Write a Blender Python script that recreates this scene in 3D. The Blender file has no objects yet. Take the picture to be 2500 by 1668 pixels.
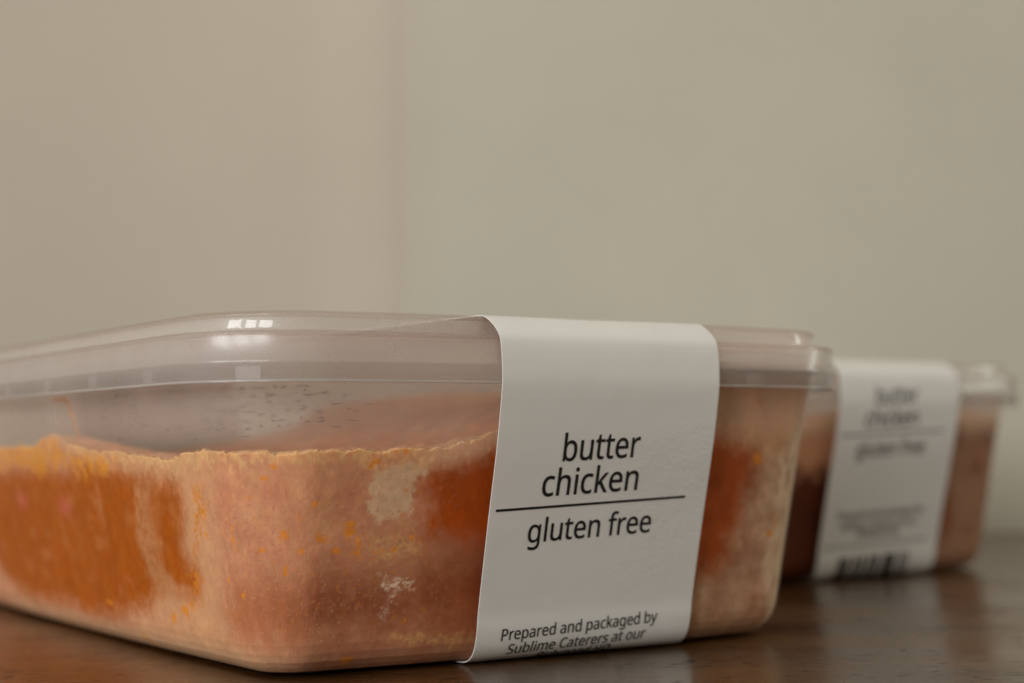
import bpy, bmesh, math, random
import numpy as np
from mathutils import Vector, Matrix

MM = 0.001
scn = bpy.context.scene
COL = scn.collection
# ---------------------------------------------------------------- camera
def setup_camera():
    cam = bpy.data.cameras.new('camera'); ob = bpy.data.objects.new('camera', cam); COL.objects.link(ob)
    cam.sensor_width = 36.0; cam.lens = 4072.0/2500*36
    cam.clip_start = 0.005; cam.clip_end = 50
    pitch, roll = 0.0610, 0.0091
    ob.matrix_world = (Matrix.Translation((0, 0, 0.03198)) @ Matrix.Rotation(math.pi/2+pitch, 4, 'X')
                       @ Matrix.Rotation(-roll, 4, 'Z'))
    cam.dof.use_dof = True; cam.dof.focus_distance = 0.232
    cam.dof.aperture_fstop = 58.6/4.2; cam.dof.aperture_blades = 0
    scn.camera = ob
setup_camera()
# ---------------------------------------------------------------- light
world = bpy.data.worlds.new('World'); scn.world = world; world.use_nodes = True
bg = world.node_tree.nodes['Background']
bg.inputs[0].default_value = (0.50, 0.445, 0.355, 1); bg.inputs[1].default_value = 1.06

def pane(name, loc, target, w, h, power, color):
    l = bpy.data.lights.new(name, 'AREA'); l.shape = 'RECTANGLE'; l.size = w; l.size_y = h
    l.energy = power; l.color = color
    o = bpy.data.objects.new(name, l); COL.objects.link(o); o.location = loc
    o.rotation_euler = (Vector(target)-Vector(loc)).to_track_quat('-Z', 'Y').to_euler()
    return o
# window behind the camera on the left: three casements, two panes high
wc = Vector((-1.05, -1.25, 0.62)); tgt = Vector((-0.02, 0.30, 0.02))
right = (tgt-wc).cross(Vector((0, 0, 1))).normalized()
for i, (cx, w) in enumerate(((-0.62, 0.50), (-0.06, 0.34), (0.44, 0.38))):
    for k, cz in enumerate((-0.19, 0.21)):
        p = wc+right*cx+Vector((0, 0, cz))
        pane('window_light', p, p+(tgt-wc), w, 0.34, 12.2*w, (0.98, 0.985, 0.97))
# window on the right, past the end of the wall
pane('side_window_light', (1.35, 0.66, 0.42), (0.10, 0.28, 0.05), 0.16, 0.80, 3.2, (0.92, 1.0, 0.90))
scn.view_settings.view_transform = 'Standard'; scn.view_settings.look = 'None'
scn.view_settings.exposure = 0.0; scn.view_settings.gamma = 1.0
scn.cycles.max_bounces = 10; scn.cycles.transparent_max_bounces = 40
scn.cycles.sample_clamp_indirect = 3.0; scn.cycles.caustics_reflective = False; scn.cycles.caustics_refractive = False
# ---------------------------------------------------------------- model constants
import numpy as np, math
# ---------- camera (millimetres) and outline of a container in its own frame ----------
FPX = 4072.0; HCAM = 31.98; PITCH = 0.0610; ROLL = 0.0091; YAW = 0.578
HX, HY, RC, KX, KY = 60.0, 88.0, 17.0, 2.0, 4.1
C1 = (-34.8, 315.4); C2 = (36.2, 450.0); YAW2 = 0.610
def make_outline():
    a, b = HX-RC, HY-RC; P = []
    def arc(cx, cy, a0, a1, n=400):
        for t in np.radians(np.linspace(a0, a1, n)): P.append((cx+RC*math.cos(t), cy+RC*math.sin(t)))
    def line(A, B, n=1200):
        for t in np.linspace(0, 1, n)[1:-1]: P.append((A[0]+(B[0]-A[0])*t, A[1]+(B[1]-A[1])*t))
    arc(-a,-b,225,270); line((-a,-HY),(a,-HY)); arc(a,-b,270,360); line((HX,-b),(HX,b)); arc(a,b,0,90)
    line((a,HY),(-a,HY)); arc(-a,b,90,180); line((-HX,b),(-HX,-b)); arc(-a,-b,180,225)
    P = np.array(P); Q = P.copy()
    nx, ny = np.clip(P[:,0]/HX,-1,1), np.clip(P[:,1]/HY,-1,1)
    Q[:,0] -= np.sign(P[:,0])*KX*ny**2*abs(nx); Q[:,1] -= np.sign(P[:,1])*KY*nx**2*abs(ny)
    d = np.linalg.norm(np.roll(Q,-1,0)-Q, axis=1); S = np.concatenate([[0],np.cumsum(d)[:-1]]); per = d.sum()
    T = np.roll(Q,-8,0)-np.roll(Q,8,0); N = np.stack([T[:,1],-T[:,0]],1); N /= np.linalg.norm(N,axis=1)[:,None]
    return S, Q, N, per
_S,_Q,_N,PER = make_outline()
def per_pt(s):
    s = np.mod(np.asarray(s,float), PER)
    P = np.stack([np.interp(s,_S,_Q[:,k],period=PER) for k in (0,1)],-1)
    N = np.stack([np.interp(s,_S,_N[:,k],period=PER) for k in (0,1)],-1)
    return P, N/np.linalg.norm(N,axis=-1,keepdims=True)
BODY = [(0.9,46.0),(0.9,43.3),(3.6,42.7),(4.0,40.3),(6.9,23.0),(9.75,6.0),(10.05,4.6),(10.55,3.3),(11.4,2.1),(12.5,1.2),(13.6,.52),(14.8,.27),(16.4,.2)]
def body_off(z):
    return np.interp(z, [p[1] for p in BODY][::-1], [p[0] for p in BODY][::-1])

GLYPHS={' ':(175,[]),'C':(424,[[(261,-7),(226,-5),(194,1),(165,10),(139,24),(116,40),(96,60),(79,83),(65,109),(55,139),(47,170),(42,204),(41,240),(43,276),(48,309),(56,340),(67,368),(82,395),(100,418),(121,438),(146,455),(173,469),(203,478),(236,484),(271,486),(308,484),(342,479),(374,470),(404,458),(379,407),(330,425),(316,429),(302,431),(286,433),(271,433),(234,430),(202,420),(173,404),(149,381),(130,353),(116,320),(108,282),(105,240),(107,197),(115,160),(128,127),(146,98),(169,76),(198,59),(231,50),(270,46),(286,47),(301,48),(315,49),(330,52),(385,65),(385,13),(371,8),(358,4),(344,1),(329,-2),(314,-4),(298,-6),(280,-6)]]),'H':(498,[[(65,0),(65,480),(126,480),(126,277),(371,277),(371,480),(432,480),(432,0),(371,0),(371,224),(126,224),(126,0)]]),'P':(406,[[(65,0),(65,480),(192,480),(236,477),(273,470),(304,459),(329,443),(348,422),(361,398),(369,370),(372,338),(371,319),(368,300),(362,282),(354,264),(344,248),(330,233),(314,220),(294,208),(272,199),(245,192),(215,188),(181,187),(126,187),(126,0)],[(126,238),(174,238),(206,240),(234,244),(257,251),(276,261),(291,274),(301,290),(308,311),(310,336),(308,357),(302,376),(293,392),(280,405),(263,415),(242,422),(216,426),(187,428),(126,428)]]),'Q':(524,[[(372,-114),(279,-6),(270,-7),(263,-7),(227,-5),(194,1),(165,11),(139,24),(116,41),(96,61),(79,84),(65,111),(55,140),(47,171),(42,205),(41,241),(42,277),(47,310),(55,341),(65,370),(79,396),(96,419),(116,439),(139,456),(165,470),(195,479),(227,485),(263,487),(298,485),(329,479),(358,470),(384,456),(407,440),(427,420),(444,397),(458,370),(469,341),(477,310),(482,277),(484,240),(481,198),(475,159),(464,123),(448,91),(429,62),(405,38),(376,20),(344,5),(459,-114)],[(263,46),(301,49),(333,59),(361,75),(382,98),(399,126),(410,159),(417,198),(420,240),(417,283),(410,321),(399,354),(382,382),(361,405),(334,421),(301,431),(263,434),(225,431),(193,421),(165,405),(143,382),(126,354),(114,321),(107,283),(105,240),(107,198),(114,159),(126,126),(143,98),(165,75),(192,59),(225,49)]]),'R':(418,[[(65,0),(65,480),(197,480),(239,477),(275,471),(305,460),(329,446),(348,426),(361,403),(369,375),(372,343),(371,325),(369,308),(364,293),(358,279),(350,267),(342,256),(332,247),(322,239),(311,232),(300,225),(288,220),(276,215),(408,0),(337,0),(221,198),(126,198),(126,0)],[(126,249),(197,249),(225,251),(248,255),(267,262),(283,272),(294,285),(303,301),(308,319),(310,340),(308,362),(303,381),(294,396),(281,407),(265,416),(245,422),(222,426),(194,427),(126,427)]]),'S':(369,[[(166,-7),(146,-6),(127,-5),(109,-3),(91,-1),(75,3),(60,7),(46,11),(34,16),(34,74),(47,69),(61,64),(77,59),(94,54),(112,51),(131,48),(150,46),(169,46),(194,47),(216,51),(234,57),(249,66),(261,78),(270,91),(275,106),(277,123),(276,134),(274,145),(271,154),(267,163),(261,170),(253,178),(243,185),(232,192),(219,199),(203,207),(184,214),(164,222),(135,233),(110,246),(89,261),(72,276),(58,294),(48,314),(42,338),(40,364),(42,382),(45,400),(51,415),(60,429),(70,442),(83,454),(97,463),(114,471),(132,478),(151,483),(172,485),(193,486),(213,486),(231,484),(249,482),(266,479),(282,475),(297,470),(312,465),(326,459),(307,408),(253,426),(238,429),(223,431),(208,433),(192,433),(171,432),(153,428),(137,422),(124,414),(114,404),(107,392),(103,378),(101,363),(102,352),(104,341),(107,332),(111,323),(117,315),(125,308),(134,301),(144,294),(157,288),(171,281),(188,274),(206,267),(227,259),(245,251),(262,242),(278,233),(291,224),(303,214),(314,203),(322,191),(329,178),(333,163),(336,146),(337,128),(334,98),(326,72),(311,48),(291,29),(266,13),(236,2),(203,-4)]]),'a':(377,[[(144,-7),(121,-5),(100,0),(80,8),(63,19),(49,34),(39,52),(33,74),(31,100),(34,125),(41,148),(55,167),(73,183),(97,196),(127,206),(162,212),(203,215),(265,217),(265,238),(263,259),(260,277),(254,290),(245,301),(234,309),(222,314),(207,317),(190,318),(176,318),(163,316),(149,314),(136,310),(89,291),(71,335),(83,341),(96,347),(111,352),(126,357),(143,361),(159,364),(176,365),(193,366),(224,364),(251,359),(273,350),(291,337),(305,321),(314,300),(320,275),(322,245),(322,0),(279,0),(268,51),(265,51),(253,37),(241,25),(229,15),(216,7),(202,1),(185,-3),(166,-6)],[(158,41),(180,43),(200,47),(218,55),(234,66),(247,80),(256,98),(262,119),(264,144),(264,176),(211,174),(180,172),(154,167),(133,161),(118,152),(107,142),(98,130),(94,116),(92,99),(93,85),(97,73),(102,63),(110,55),(120,49),(132,44),(144,42)]]),'b':(413,[[(228,-7),(207,-6),(189,-3),(173,2),(158,9),(146,17),(134,26),(125,35),(116,46),(111,46),(99,0),(57,0),(57,510),(116,510),(116,386),(115,344),(113,312),(116,312),(125,323),(134,333),(146,342),(158,351),(173,357),(189,362),(207,365),(228,366),(260,363),(288,354),(313,340),(335,319),(353,293),(366,261),(374,223),(376,180),(374,137),(366,99),(353,67),(335,40),(313,20),(288,5),(259,-4)],[(219,42),(242,45),(261,51),(278,62),(291,78),(302,98),(309,121),(313,149),(315,181),(309,240),(291,283),(260,308),(218,317),(191,315),(169,309),(152,298),(138,284),(129,265),(122,242),(118,214),(116,182),(116,179),(118,148),(122,121),(128,97),(138,78),(151,62),(169,51),(192,45)]]),'c':(322,[[(201,-7),(178,-5),(156,-2),(136,4),(117,13),(99,24),(83,38),(70,54),(58,73),(49,95),(42,120),(38,147),(37,178),(38,210),(42,238),(49,264),(59,286),(71,306),(85,322),(101,336),(119,347),(139,356),(160,362),(182,365),(206,367),(219,366),(233,365),(246,363),(259,361),(300,347),(282,298),(244,310),(204,315),(158,306),(125,281),(105,238),(98,179),(100,148),(105,121),(113,98),(124,79),(138,64),(156,53),(177,46),(201,44),(215,45),(229,46),(241,48),(253,50),(294,65),(294,13),(254,-2),(243,-4),(230,-5),(216,-6)]]),'d':(413,[[(185,-7),(153,-4),(124,5),(99,20),(77,40),(60,66),(47,98),(39,136),(37,179),(39,223),(47,261),(60,293),(78,319),(100,340),(125,355),(153,364),(185,367),(205,366),(223,363),(239,358),(254,351),(266,343),(278,334),(288,324),(297,314),(301,314),(299,339),(297,367),(297,510),(356,510),(356,0),(308,0),(300,48),(297,48),(288,37),(278,27),(267,18),(254,9),(239,2),(223,-3),(205,-6)],[(194,42),(221,44),(243,50),(261,60),(274,74),(284,91),(292,113),(296,138),(298,168),(298,179),(296,210),(292,238),(285,262),(275,282),(262,297),(244,309),(221,315),(193,318),(171,315),(152,308),(135,296),(122,280),(111,259),(104,235),(100,208),(98,178),(100,148),(104,121),(111,98),(122,78),(135,62),(152,51),(171,45)]]),'e':(379,[[(210,-7),(185,-5),(162,-2),(140,5),(120,14),(101,26),(85,40),(71,57),(59,76),(49,98),(42,122),(38,149),(37,177),(38,206),(42,232),(48,257),(57,279),(68,299),(81,316),(96,331),(112,344),(131,354),(151,361),(173,365),(196,367),(218,365),(239,362),(258,355),(276,347),(291,335),(305,322),(317,307),(327,290),(335,271),(340,250),(343,228),(345,204),(345,169),(98,169),(101,140),(107,115),(116,93),(129,76),(146,62),(165,52),(188,46),(213,44),(230,44),(245,45),(260,47),(274,50),(328,69),(328,17),(315,11),(301,6),(287,2),(274,-1),(260,-4),(245,-5),(228,-6)],[(99,216),(283,216),(281,237),(277,257),(271,274),(262,290),(250,302),(234,311),(216,317),(195,318),(175,317),(158,312),(142,303),(129,291),(118,276),(109,259),(103,238)]]),'f':(231,[[(73,0),(73,314),(10,314),(10,342),(73,362),(73,383),(75,415),(81,443),(91,465),(104,483),(121,497),(141,506),(164,512),(190,514),(229,510),(260,502),(244,455),(220,462),(191,465),(177,464),(165,460),(155,454),(147,446),(140,434),(136,420),(133,403),(132,383),(132,360),(223,360),(223,314),(132,314),(132,0)]]),'g':(413,[[(195,-161),(157,-160),(123,-155),(92,-148),(65,-138),(65,-84),(93,-96),(125,-105),(160,-110),(198,-112),(220,-110),(240,-105),(256,-97),(271,-85),(283,-70),(291,-53),(296,-33),(298,-11),(298,3),(298,27),(300,48),(297,48),(276,24),(251,7),(221,-3),(185,-7),(152,-4),(123,6),(98,21),(76,42),(59,69),(47,101),(39,138),(37,179),(39,220),(47,256),(59,288),(76,316),(98,338),(123,354),(152,364),(185,367),(202,366),(219,363),(234,359),(249,353),(263,346),(275,336),(287,325),(298,312),(301,312),(309,360),(356,360),(356,-6),(353,-42),(346,-74),(334,-100),(317,-122),(294,-139),(267,-151),(233,-159)],[(194,42),(219,43),(241,49),(259,58),(273,71),(284,88),(292,109),(297,135),(298,165),(298,179),(297,214),(292,243),(284,267),(273,285),(258,299),(240,309),(218,315),(193,317),(172,315),(153,308),(137,297),(123,281),(112,261),(104,237),(100,210),(98,179),(100,147),(104,120),(112,96),(123,77),(136,61),(153,50),(172,44)]]),'h':(415,[[(57,0),(57,510),(116,510),(116,361),(113,310),(117,310),(126,323),(137,334),(150,344),(164,352),(179,358),(195,362),(212,365),(229,366),(260,364),(287,358),(309,348),(328,335),(342,317),(352,294),(359,267),(361,234),(361,0),(302,0),(302,230),(297,268),(282,295),(257,312),(222,317),(194,315),(171,309),(152,298),(139,283),(129,264),(122,242),(118,216),(116,186),(116,0)]]),'i':(173,[[(87,420),(62,429),(58,434),(55,441),(53,449),(52,457),(53,466),(55,474),(58,481),(62,486),(87,495),(111,486),(116,481),(119,474),(121,466),(122,457),(121,449),(119,441),(116,434),(111,429)],[(57,0),(57,360),(116,360),(116,0)]]),'k':(359,[[(57,0),(57,510),(116,510),(116,244),(115,216),(113,185),(116,185),(128,201),(144,221),(158,238),(273,360),(343,360),(197,206),(353,0),(281,0),(156,168),(116,132),(116,0)]]),'l':(173,[[(57,0),(57,510),(116,510),(116,0)]]),'m':(628,[[(57,0),(57,360),(105,360),(113,311),(117,311),(126,324),(137,336),(149,345),(162,353),(177,359),(192,363),(207,366),(223,367),(262,363),(293,352),(317,333),(333,306),(336,306),(346,321),(358,333),(371,344),(386,352),(402,358),(418,363),(435,366),(452,367),(481,365),(505,359),(526,349),(543,335),(557,317),(566,295),(572,267),(574,234),(574,0),(515,0),(515,232),(511,269),(497,296),(474,312),(442,317),(418,315),(397,309),(380,300),(367,287),(357,270),(350,250),(346,226),(345,199),(345,0),(286,0),(286,232),(281,269),(268,296),(245,312),(212,317),(187,315),(166,309),(150,298),(137,283),(128,265),(121,242),(117,216),(116,187),(116,0)]]),'n':(415,[[(57,0),(57,360),(105,360),(113,311),(117,311),(126,324),(138,336),(151,345),(165,353),(181,359),(197,363),(213,366),(230,367),(261,365),(287,359),(309,349),(328,335),(342,317),(352,295),(359,267),(361,234),(361,0),(302,0),(302,230),(297,268),(282,295),(257,312),(222,317),(194,315),(171,309),(153,298),(139,283),(129,265),(122,242),(118,216),(116,187),(116,0)]]),'o':(406,[[(202,-7),(179,-5),(157,-1),(136,6),(117,15),(100,27),(84,42),(70,59),(58,79),(49,101),(42,125),(38,152),(37,181),(40,223),(48,260),(62,292),(82,318),(106,339),(135,355),(168,364),(204,367),(228,365),(250,361),(271,354),(290,345),(308,333),(324,318),(337,301),(349,282),(358,260),(365,236),(369,209),(370,181),(367,139),(359,101),(345,69),(325,42),(300,21),(271,6),(239,-4)],[(203,42),(229,45),(251,52),(269,63),(283,80),(295,100),(303,123),(307,150),(309,181),(307,211),(303,238),(295,261),(283,281),(269,297),(251,308),(229,315),(203,317),(177,315),(155,308),(137,297),(123,281),(112,261),(104,238),(100,211),(98,181),(100,150),(104,123),(112,100),(123,80),(138,63),(156,52),(178,45)]]),'p':(413,[[(57,-161),(57,360),(105,360),(113,311),(116,311),(125,322),(135,333),(146,342),(158,351),(173,358),(189,363),(208,366),(228,367),(260,364),(288,355),(314,341),(335,320),(353,294),(366,262),(374,224),(376,181),(374,137),(366,100),(353,68),(335,41),(313,20),(288,5),(260,-4),(228,-7),(208,-6),(190,-3),(173,2),(159,9),(146,17),(135,26),(125,36),(116,46),(112,46),(115,17),(116,-13),(116,-161)],[(219,42),(235,43),(249,47),(262,53),(273,60),(283,70),(291,82),(299,95),(305,110),(309,126),(312,143),(314,162),(315,181),(313,211),(309,237),(302,260),(291,280),(278,296),(261,308),(241,315),(218,317),(192,315),(171,309),(153,300),(140,286),(130,269),(123,247),(118,222),(116,192),(116,181),(118,149),(122,122),(128,98),(138,78),(151,63),(169,51),(192,45)]]),'r':(277,[[(57,0),(57,360),(105,360),(112,294),(115,294),(124,308),(135,322),(147,334),(160,345),(174,355),(190,361),(207,365),(225,367),(247,366),(267,363),(260,308),(241,312),(221,313),(207,312),(194,309),(182,304),(169,298),(158,290),(147,280),(138,268),(131,256),(124,241),(120,226),(117,210),(116,192),(116,0)]]),'s':(322,[[(148,-7),(130,-6),(113,-5),(97,-3),(83,-1),(70,3),(57,7),(46,11),(35,16),(35,70),(87,50),(102,46),(118,43),(133,42),(149,41),(170,42),(188,45),(203,49),(214,55),(223,63),(229,72),(233,83),(234,94),(227,118),(200,140),(146,164),(86,191),(74,198),(64,206),(55,214),(48,223),(42,233),(38,244),(35,257),(34,271),(37,293),(44,312),(55,328),(72,342),(92,353),(115,360),(140,365),(169,367),(185,366),(201,365),(216,363),(231,360),(245,357),(258,353),(271,348),(284,343),(264,296),(216,312),(204,315),(191,317),(178,318),(165,318),(148,318),(133,315),(120,312),(110,307),(101,300),(95,293),(92,284),(91,275),(99,249),(129,229),(183,206),(200,200),(215,193),(229,186),(242,180),(253,172),(263,165),(272,156),(279,147),(284,137),(288,126),(291,113),(291,99),(289,75),(282,53),(270,35),(253,20),(231,8),(207,0),(179,-5)]]),'t':(242,[[(167,-7),(153,-6),(140,-4),(127,-1),(115,3),(104,9),(94,16),(85,26),(77,37),(70,50),(65,66),(63,84),(62,105),(62,314),(11,314),(11,343),(62,366),(86,443),(121,443),(121,360),(225,360),(225,314),(121,314),(121,106),(122,91),(125,77),(130,66),(137,57),(145,51),(155,46),(165,43),(177,42),(205,44),(228,49),(228,4),(201,-4)]]),'u':(415,[[(184,-7),(153,-5),(127,1),(104,11),(86,25),(72,42),(61,65),(55,92),(53,124),(53,360),(113,360),(113,128),(118,91),(133,64),(158,48),(193,42),(220,44),(243,51),(262,61),(276,76),(286,95),(293,117),(297,143),(299,173),(299,360),(358,360),(358,0),(310,0),(301,48),(298,48),(289,35),(277,23),(264,14),(250,6),(234,1),(218,-3),(201,-6)]]),'y':(342,[[(56,-161),(28,-160),(7,-156),(7,-109),(25,-111),(47,-113),(62,-112),(75,-108),(87,-103),(97,-95),(106,-86),(114,-75),(121,-63),(127,-49),(146,-1),(1,360),(64,360),(142,155),(160,104),(172,57),(175,57),(187,101),(206,156),(279,360),(343,360),(187,-50),(177,-74),(166,-96),(153,-115),(139,-131),(122,-144),(103,-154),(81,-159)]])}

# ---------------------------------------------------------------- numpy noise
def _h(ix, iy, seed):
    n = (ix.astype(np.int64)*374761393+iy.astype(np.int64)*668265263+seed*974711) & 0x7fffffff
    n = ((n ^ (n >> 13))*1274126177) & 0x7fffffff
    return ((n ^ (n >> 16)) & 0xffff)/65535.0
def vnoise(x, y, seed=0):
    x = np.asarray(x, float); y = np.asarray(y, float)
    ix, iy = np.floor(x), np.floor(y); fx, fy = x-ix, y-iy
    fx = fx*fx*(3-2*fx); fy = fy*fy*(3-2*fy)
    a, b = _h(ix, iy, seed), _h(ix+1, iy, seed); c, d = _h(ix, iy+1, seed), _h(ix+1, iy+1, seed)
    return (a+(b-a)*fx)*(1-fy)+(c+(d-c)*fx)*fy
def fbm(x, y, seed=0, octv=4):
    r = 0; a = .5; t = 0
    x = np.asarray(x, float); y = np.asarray(y, float)
    for k in range(octv):
        r = r+a*vnoise(x*2**k, y*2**k, seed+17*k); t += a; a *= .55
        x, y = .7986*x-.6018*y+3.7, .6018*x+.7986*y+1.3          # turn each octave: no lattice in the pattern
    return r/t
def sstep(a, b, x):
    t = np.clip((x-a)/(b-a), 0, 1); return t*t*(3-2*t)
def poly_sd(px, py, poly):
    """signed distance, negative inside"""
    V = np.array(poly, float); d = np.full(px.shape, 1e9); ins = np.zeros(px.shape, bool)
    for i in range(len(V)):
        A, B = V[i], V[(i+1) % len(V)]; e = B-A; wx, wy = px-A[0], py-A[1]
        t = np.clip((wx*e[0]+wy*e[1])/(e@e+1e-12), 0, 1)
        d = np.minimum(d, np.hypot(wx-e[0]*t, wy-e[1]*t))
        c = ((A[1] > py) != (B[1] > py))
        with np.errstate(divide='ignore', invalid='ignore'):
            xi = (B[0]-A[0])*(py-A[1])/((B[1]-A[1]) if B[1] != A[1] else 1e-9)+A[0]
        ins ^= c & (px < xi)
    return np.where(ins, -d, d)

# ---------------------------------------------------------------- materials
def mat(name):
    m = bpy.data.materials.new(name); m.use_nodes = True; nt = m.node_tree; nt.nodes.clear()
    out = nt.nodes.new('ShaderNodeOutputMaterial'); return m, nt, out
def N(nt, t, **kw):
    n = nt.nodes.new(t)
    for k, v in kw.items():
        if k.startswith('i_'):
            key = k[2:]; key = int(key) if key.isdigit() else key.replace('_', ' ')
            n.inputs[key].default_value = v
        else: setattr(n, k, v)
    return n
def L(nt, a, b): nt.links.new(a, b)
def ramp(nt, fac, pts):
    r = nt.nodes.new('ShaderNodeValToRGB'); e = r.color_ramp.elements
    while len(e) < len(pts): e.new(0.5)
    for q, (p, c) in zip(e, pts):
        q.position = p; q.color = c if len(c) == 4 else (*c, 1)
    L(nt, fac, r.inputs[0]); return r.outputs[0]
def objcoord(nt, scale=(1, 1, 1), rot=(0, 0, 0)):
    tc = N(nt, 'ShaderNodeTexCoord'); mp = N(nt, 'ShaderNodeMapping')
    mp.inputs['Scale'].default_value = scale; mp.inputs['Rotation'].default_value = rot
    L(nt, tc.outputs['Object'], mp.inputs['Vector']); return mp.outputs[0]
def noise(nt, vec, scale, detail=4, rough=.55):
    n = N(nt, 'ShaderNodeTexNoise'); n.inputs['Scale'].default_value = scale
    n.inputs['Detail'].default_value = detail; n.inputs['Roughness'].default_value = rough
    L(nt, vec, n.inputs['Vector']); return n.outputs['Fac']

def schlick(nt, f0, cap=.96):
    """reflectance of a thin wall, the same from both sides"""
    lw = N(nt, 'ShaderNodeLayerWeight', i_Blend=.5)
    pw = N(nt, 'ShaderNodeMath', operation='POWER', i_1=5.0); L(nt, lw.outputs['Facing'], pw.inputs[0])
    ma = N(nt, 'ShaderNodeMath', operation='MULTIPLY_ADD', i_1=cap-f0, i_2=f0); L(nt, pw.outputs[0], ma.inputs[0]); return ma.outputs[0]
def plastic(name, milk, milk_hi, tint, rough, frost_scale, milk_col, f0, cap, fog=0.0, fog_z=.034, gloss_z=None):
    """thin clear polypropylene: see-through with a milky share, sharp and soft gloss; fog = condensation
    and rime on the wall above the filling"""
    m, nt, out = mat(name)
    v = objcoord(nt)
    big = noise(nt, v, frost_scale, 6, .65)
    fac = N(nt, 'ShaderNodeMapRange', i_1=.42, i_2=.68, i_3=milk, i_4=milk_hi); L(nt, big, fac.inputs[0])
    fo = fac.outputs[0]; rgh = None
    if fog:
        sx = N(nt, 'ShaderNodeSeparateXYZ'); L(nt, v, sx.inputs[0])
        mr = N(nt, 'ShaderNodeMapRange', interpolation_type='SMOOTHSTEP', i_1=fog_z-.004, i_2=fog_z+.002, i_3=0, i_4=1); L(nt, sx.outputs[2], mr.inputs[0])
        b3 = N(nt, 'ShaderNodeMapRange', i_1=.3, i_2=.7, i_3=fog*.55, i_4=fog*1.35); L(nt, noise(nt, v, 22, 5, .6), b3.inputs[0])
        f2 = N(nt, 'ShaderNodeMath', operation='MULTIPLY_ADD'); L(nt, mr.outputs[0], f2.inputs[0]); L(nt, b3.outputs[0], f2.inputs[1]); L(nt, fac.outputs[0], f2.inputs[2])
        fo = f2.outputs[0]
        rr = N(nt, 'ShaderNodeMapRange', i_1=0, i_2=1, i_3=.38, i_4=rough); L(nt, mr.outputs[0], rr.inputs[0]); rgh = rr.outputs[0]
    if gloss_z:     # moulded skirt is matter than the polished top ring
        sx = N(nt, 'ShaderNodeSeparateXYZ'); L(nt, v, sx.inputs[0])
        rr = N(nt, 'ShaderNodeMapRange', i_1=gloss_z-.0008, i_2=gloss_z, i_3=.20, i_4=rough); L(nt, sx.outputs[2], rr.inputs[0]); rgh = rr.outputs[0]
    tr = N(nt, 'ShaderNodeBsdfTransparent', i_Color=(*tint, 1))
    df = N(nt, 'ShaderNodeBsdfDiffuse', i_Color=(*milk_col, 1)); tl = N(nt, 'ShaderNodeBsdfTranslucent', i_Color=(*milk_col, 1))
    mk = N(nt, 'ShaderNodeMixShader', i_Fac=.6); L(nt, df.outputs[0], mk.inputs[1]); L(nt, tl.outputs[0], mk.inputs[2])
    m1 = N(nt, 'ShaderNodeMixShader'); L(nt, fo, m1.inputs[0]); L(nt, tr.outputs[0], m1.inputs[1]); L(nt, mk.outputs[0], m1.inputs[2])
    gl = N(nt, 'ShaderNodeBsdfGlossy', i_Roughness=rough, i_Color=(.95, .95, .95, 1)); g2 = N(nt, 'ShaderNodeBsdfGlossy', i_Roughness=.32, i_Color=(.95, .95, .95, 1))
    if rgh: L(nt, rgh, gl.inputs['Roughness'])
    fine = noise(nt, v, 260, 3, .6); b = N(nt, 'ShaderNodeBump', i_Strength=.10, i_Distance=.0004); L(nt, fine, b.inputs['Height'])
    wav = noise(nt, v, 45, 2, .5); b2 = N(nt, 'ShaderNodeBump', i_Strength=.12, i_Distance=.002); L(nt, wav, b2.inputs['Height'])
    L(nt, b2.outputs[0], b.inputs['Normal']); L(nt, b.outputs[0], gl.inputs['Normal']); L(nt, b.outputs[0], g2.inputs['Normal'])
    gm = N(nt, 'ShaderNodeMixShader', i_Fac=.45); L(nt, gl.outputs[0], gm.inputs[1]); L(nt, g2.outputs[0], gm.inputs[2])
    fr = schlick(nt, f0, cap)
    m2 = N(nt, 'ShaderNodeMixShader'); L(nt, fr, m2.inputs[0]); L(nt, m1.outputs[0], m2.inputs[1]); L(nt, gm.outputs[0], m2.inputs[2])
    L(nt, m2.outputs[0], out.inputs[0]); return m
M_BODY = plastic('clear_plastic_wall', .004, .015, (.985, .975, .955), .12, 38, (.86, .76, .72), .005, .18, fog=.28)
M_LID = plastic('clear_plastic_lid', .20, .28, (.985, .98, .975), .045, 30, (.97, .97, .97), .055, .75, gloss_z=.047)
M_TAB = plastic('thin_plastic_tab', .05, .12, (.985, .975, .975), .2, 30, (.95, .94, .95), .03, .5)
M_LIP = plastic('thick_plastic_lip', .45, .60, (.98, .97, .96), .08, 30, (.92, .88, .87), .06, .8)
M_STEP_SHADE = plastic('step_shade_tint', .0, .02, (.94, .91, .90), .08, 30, (.7, .65, .62), .02, .3)  # slightly dark tint standing in for shade along the lid's edges

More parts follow.
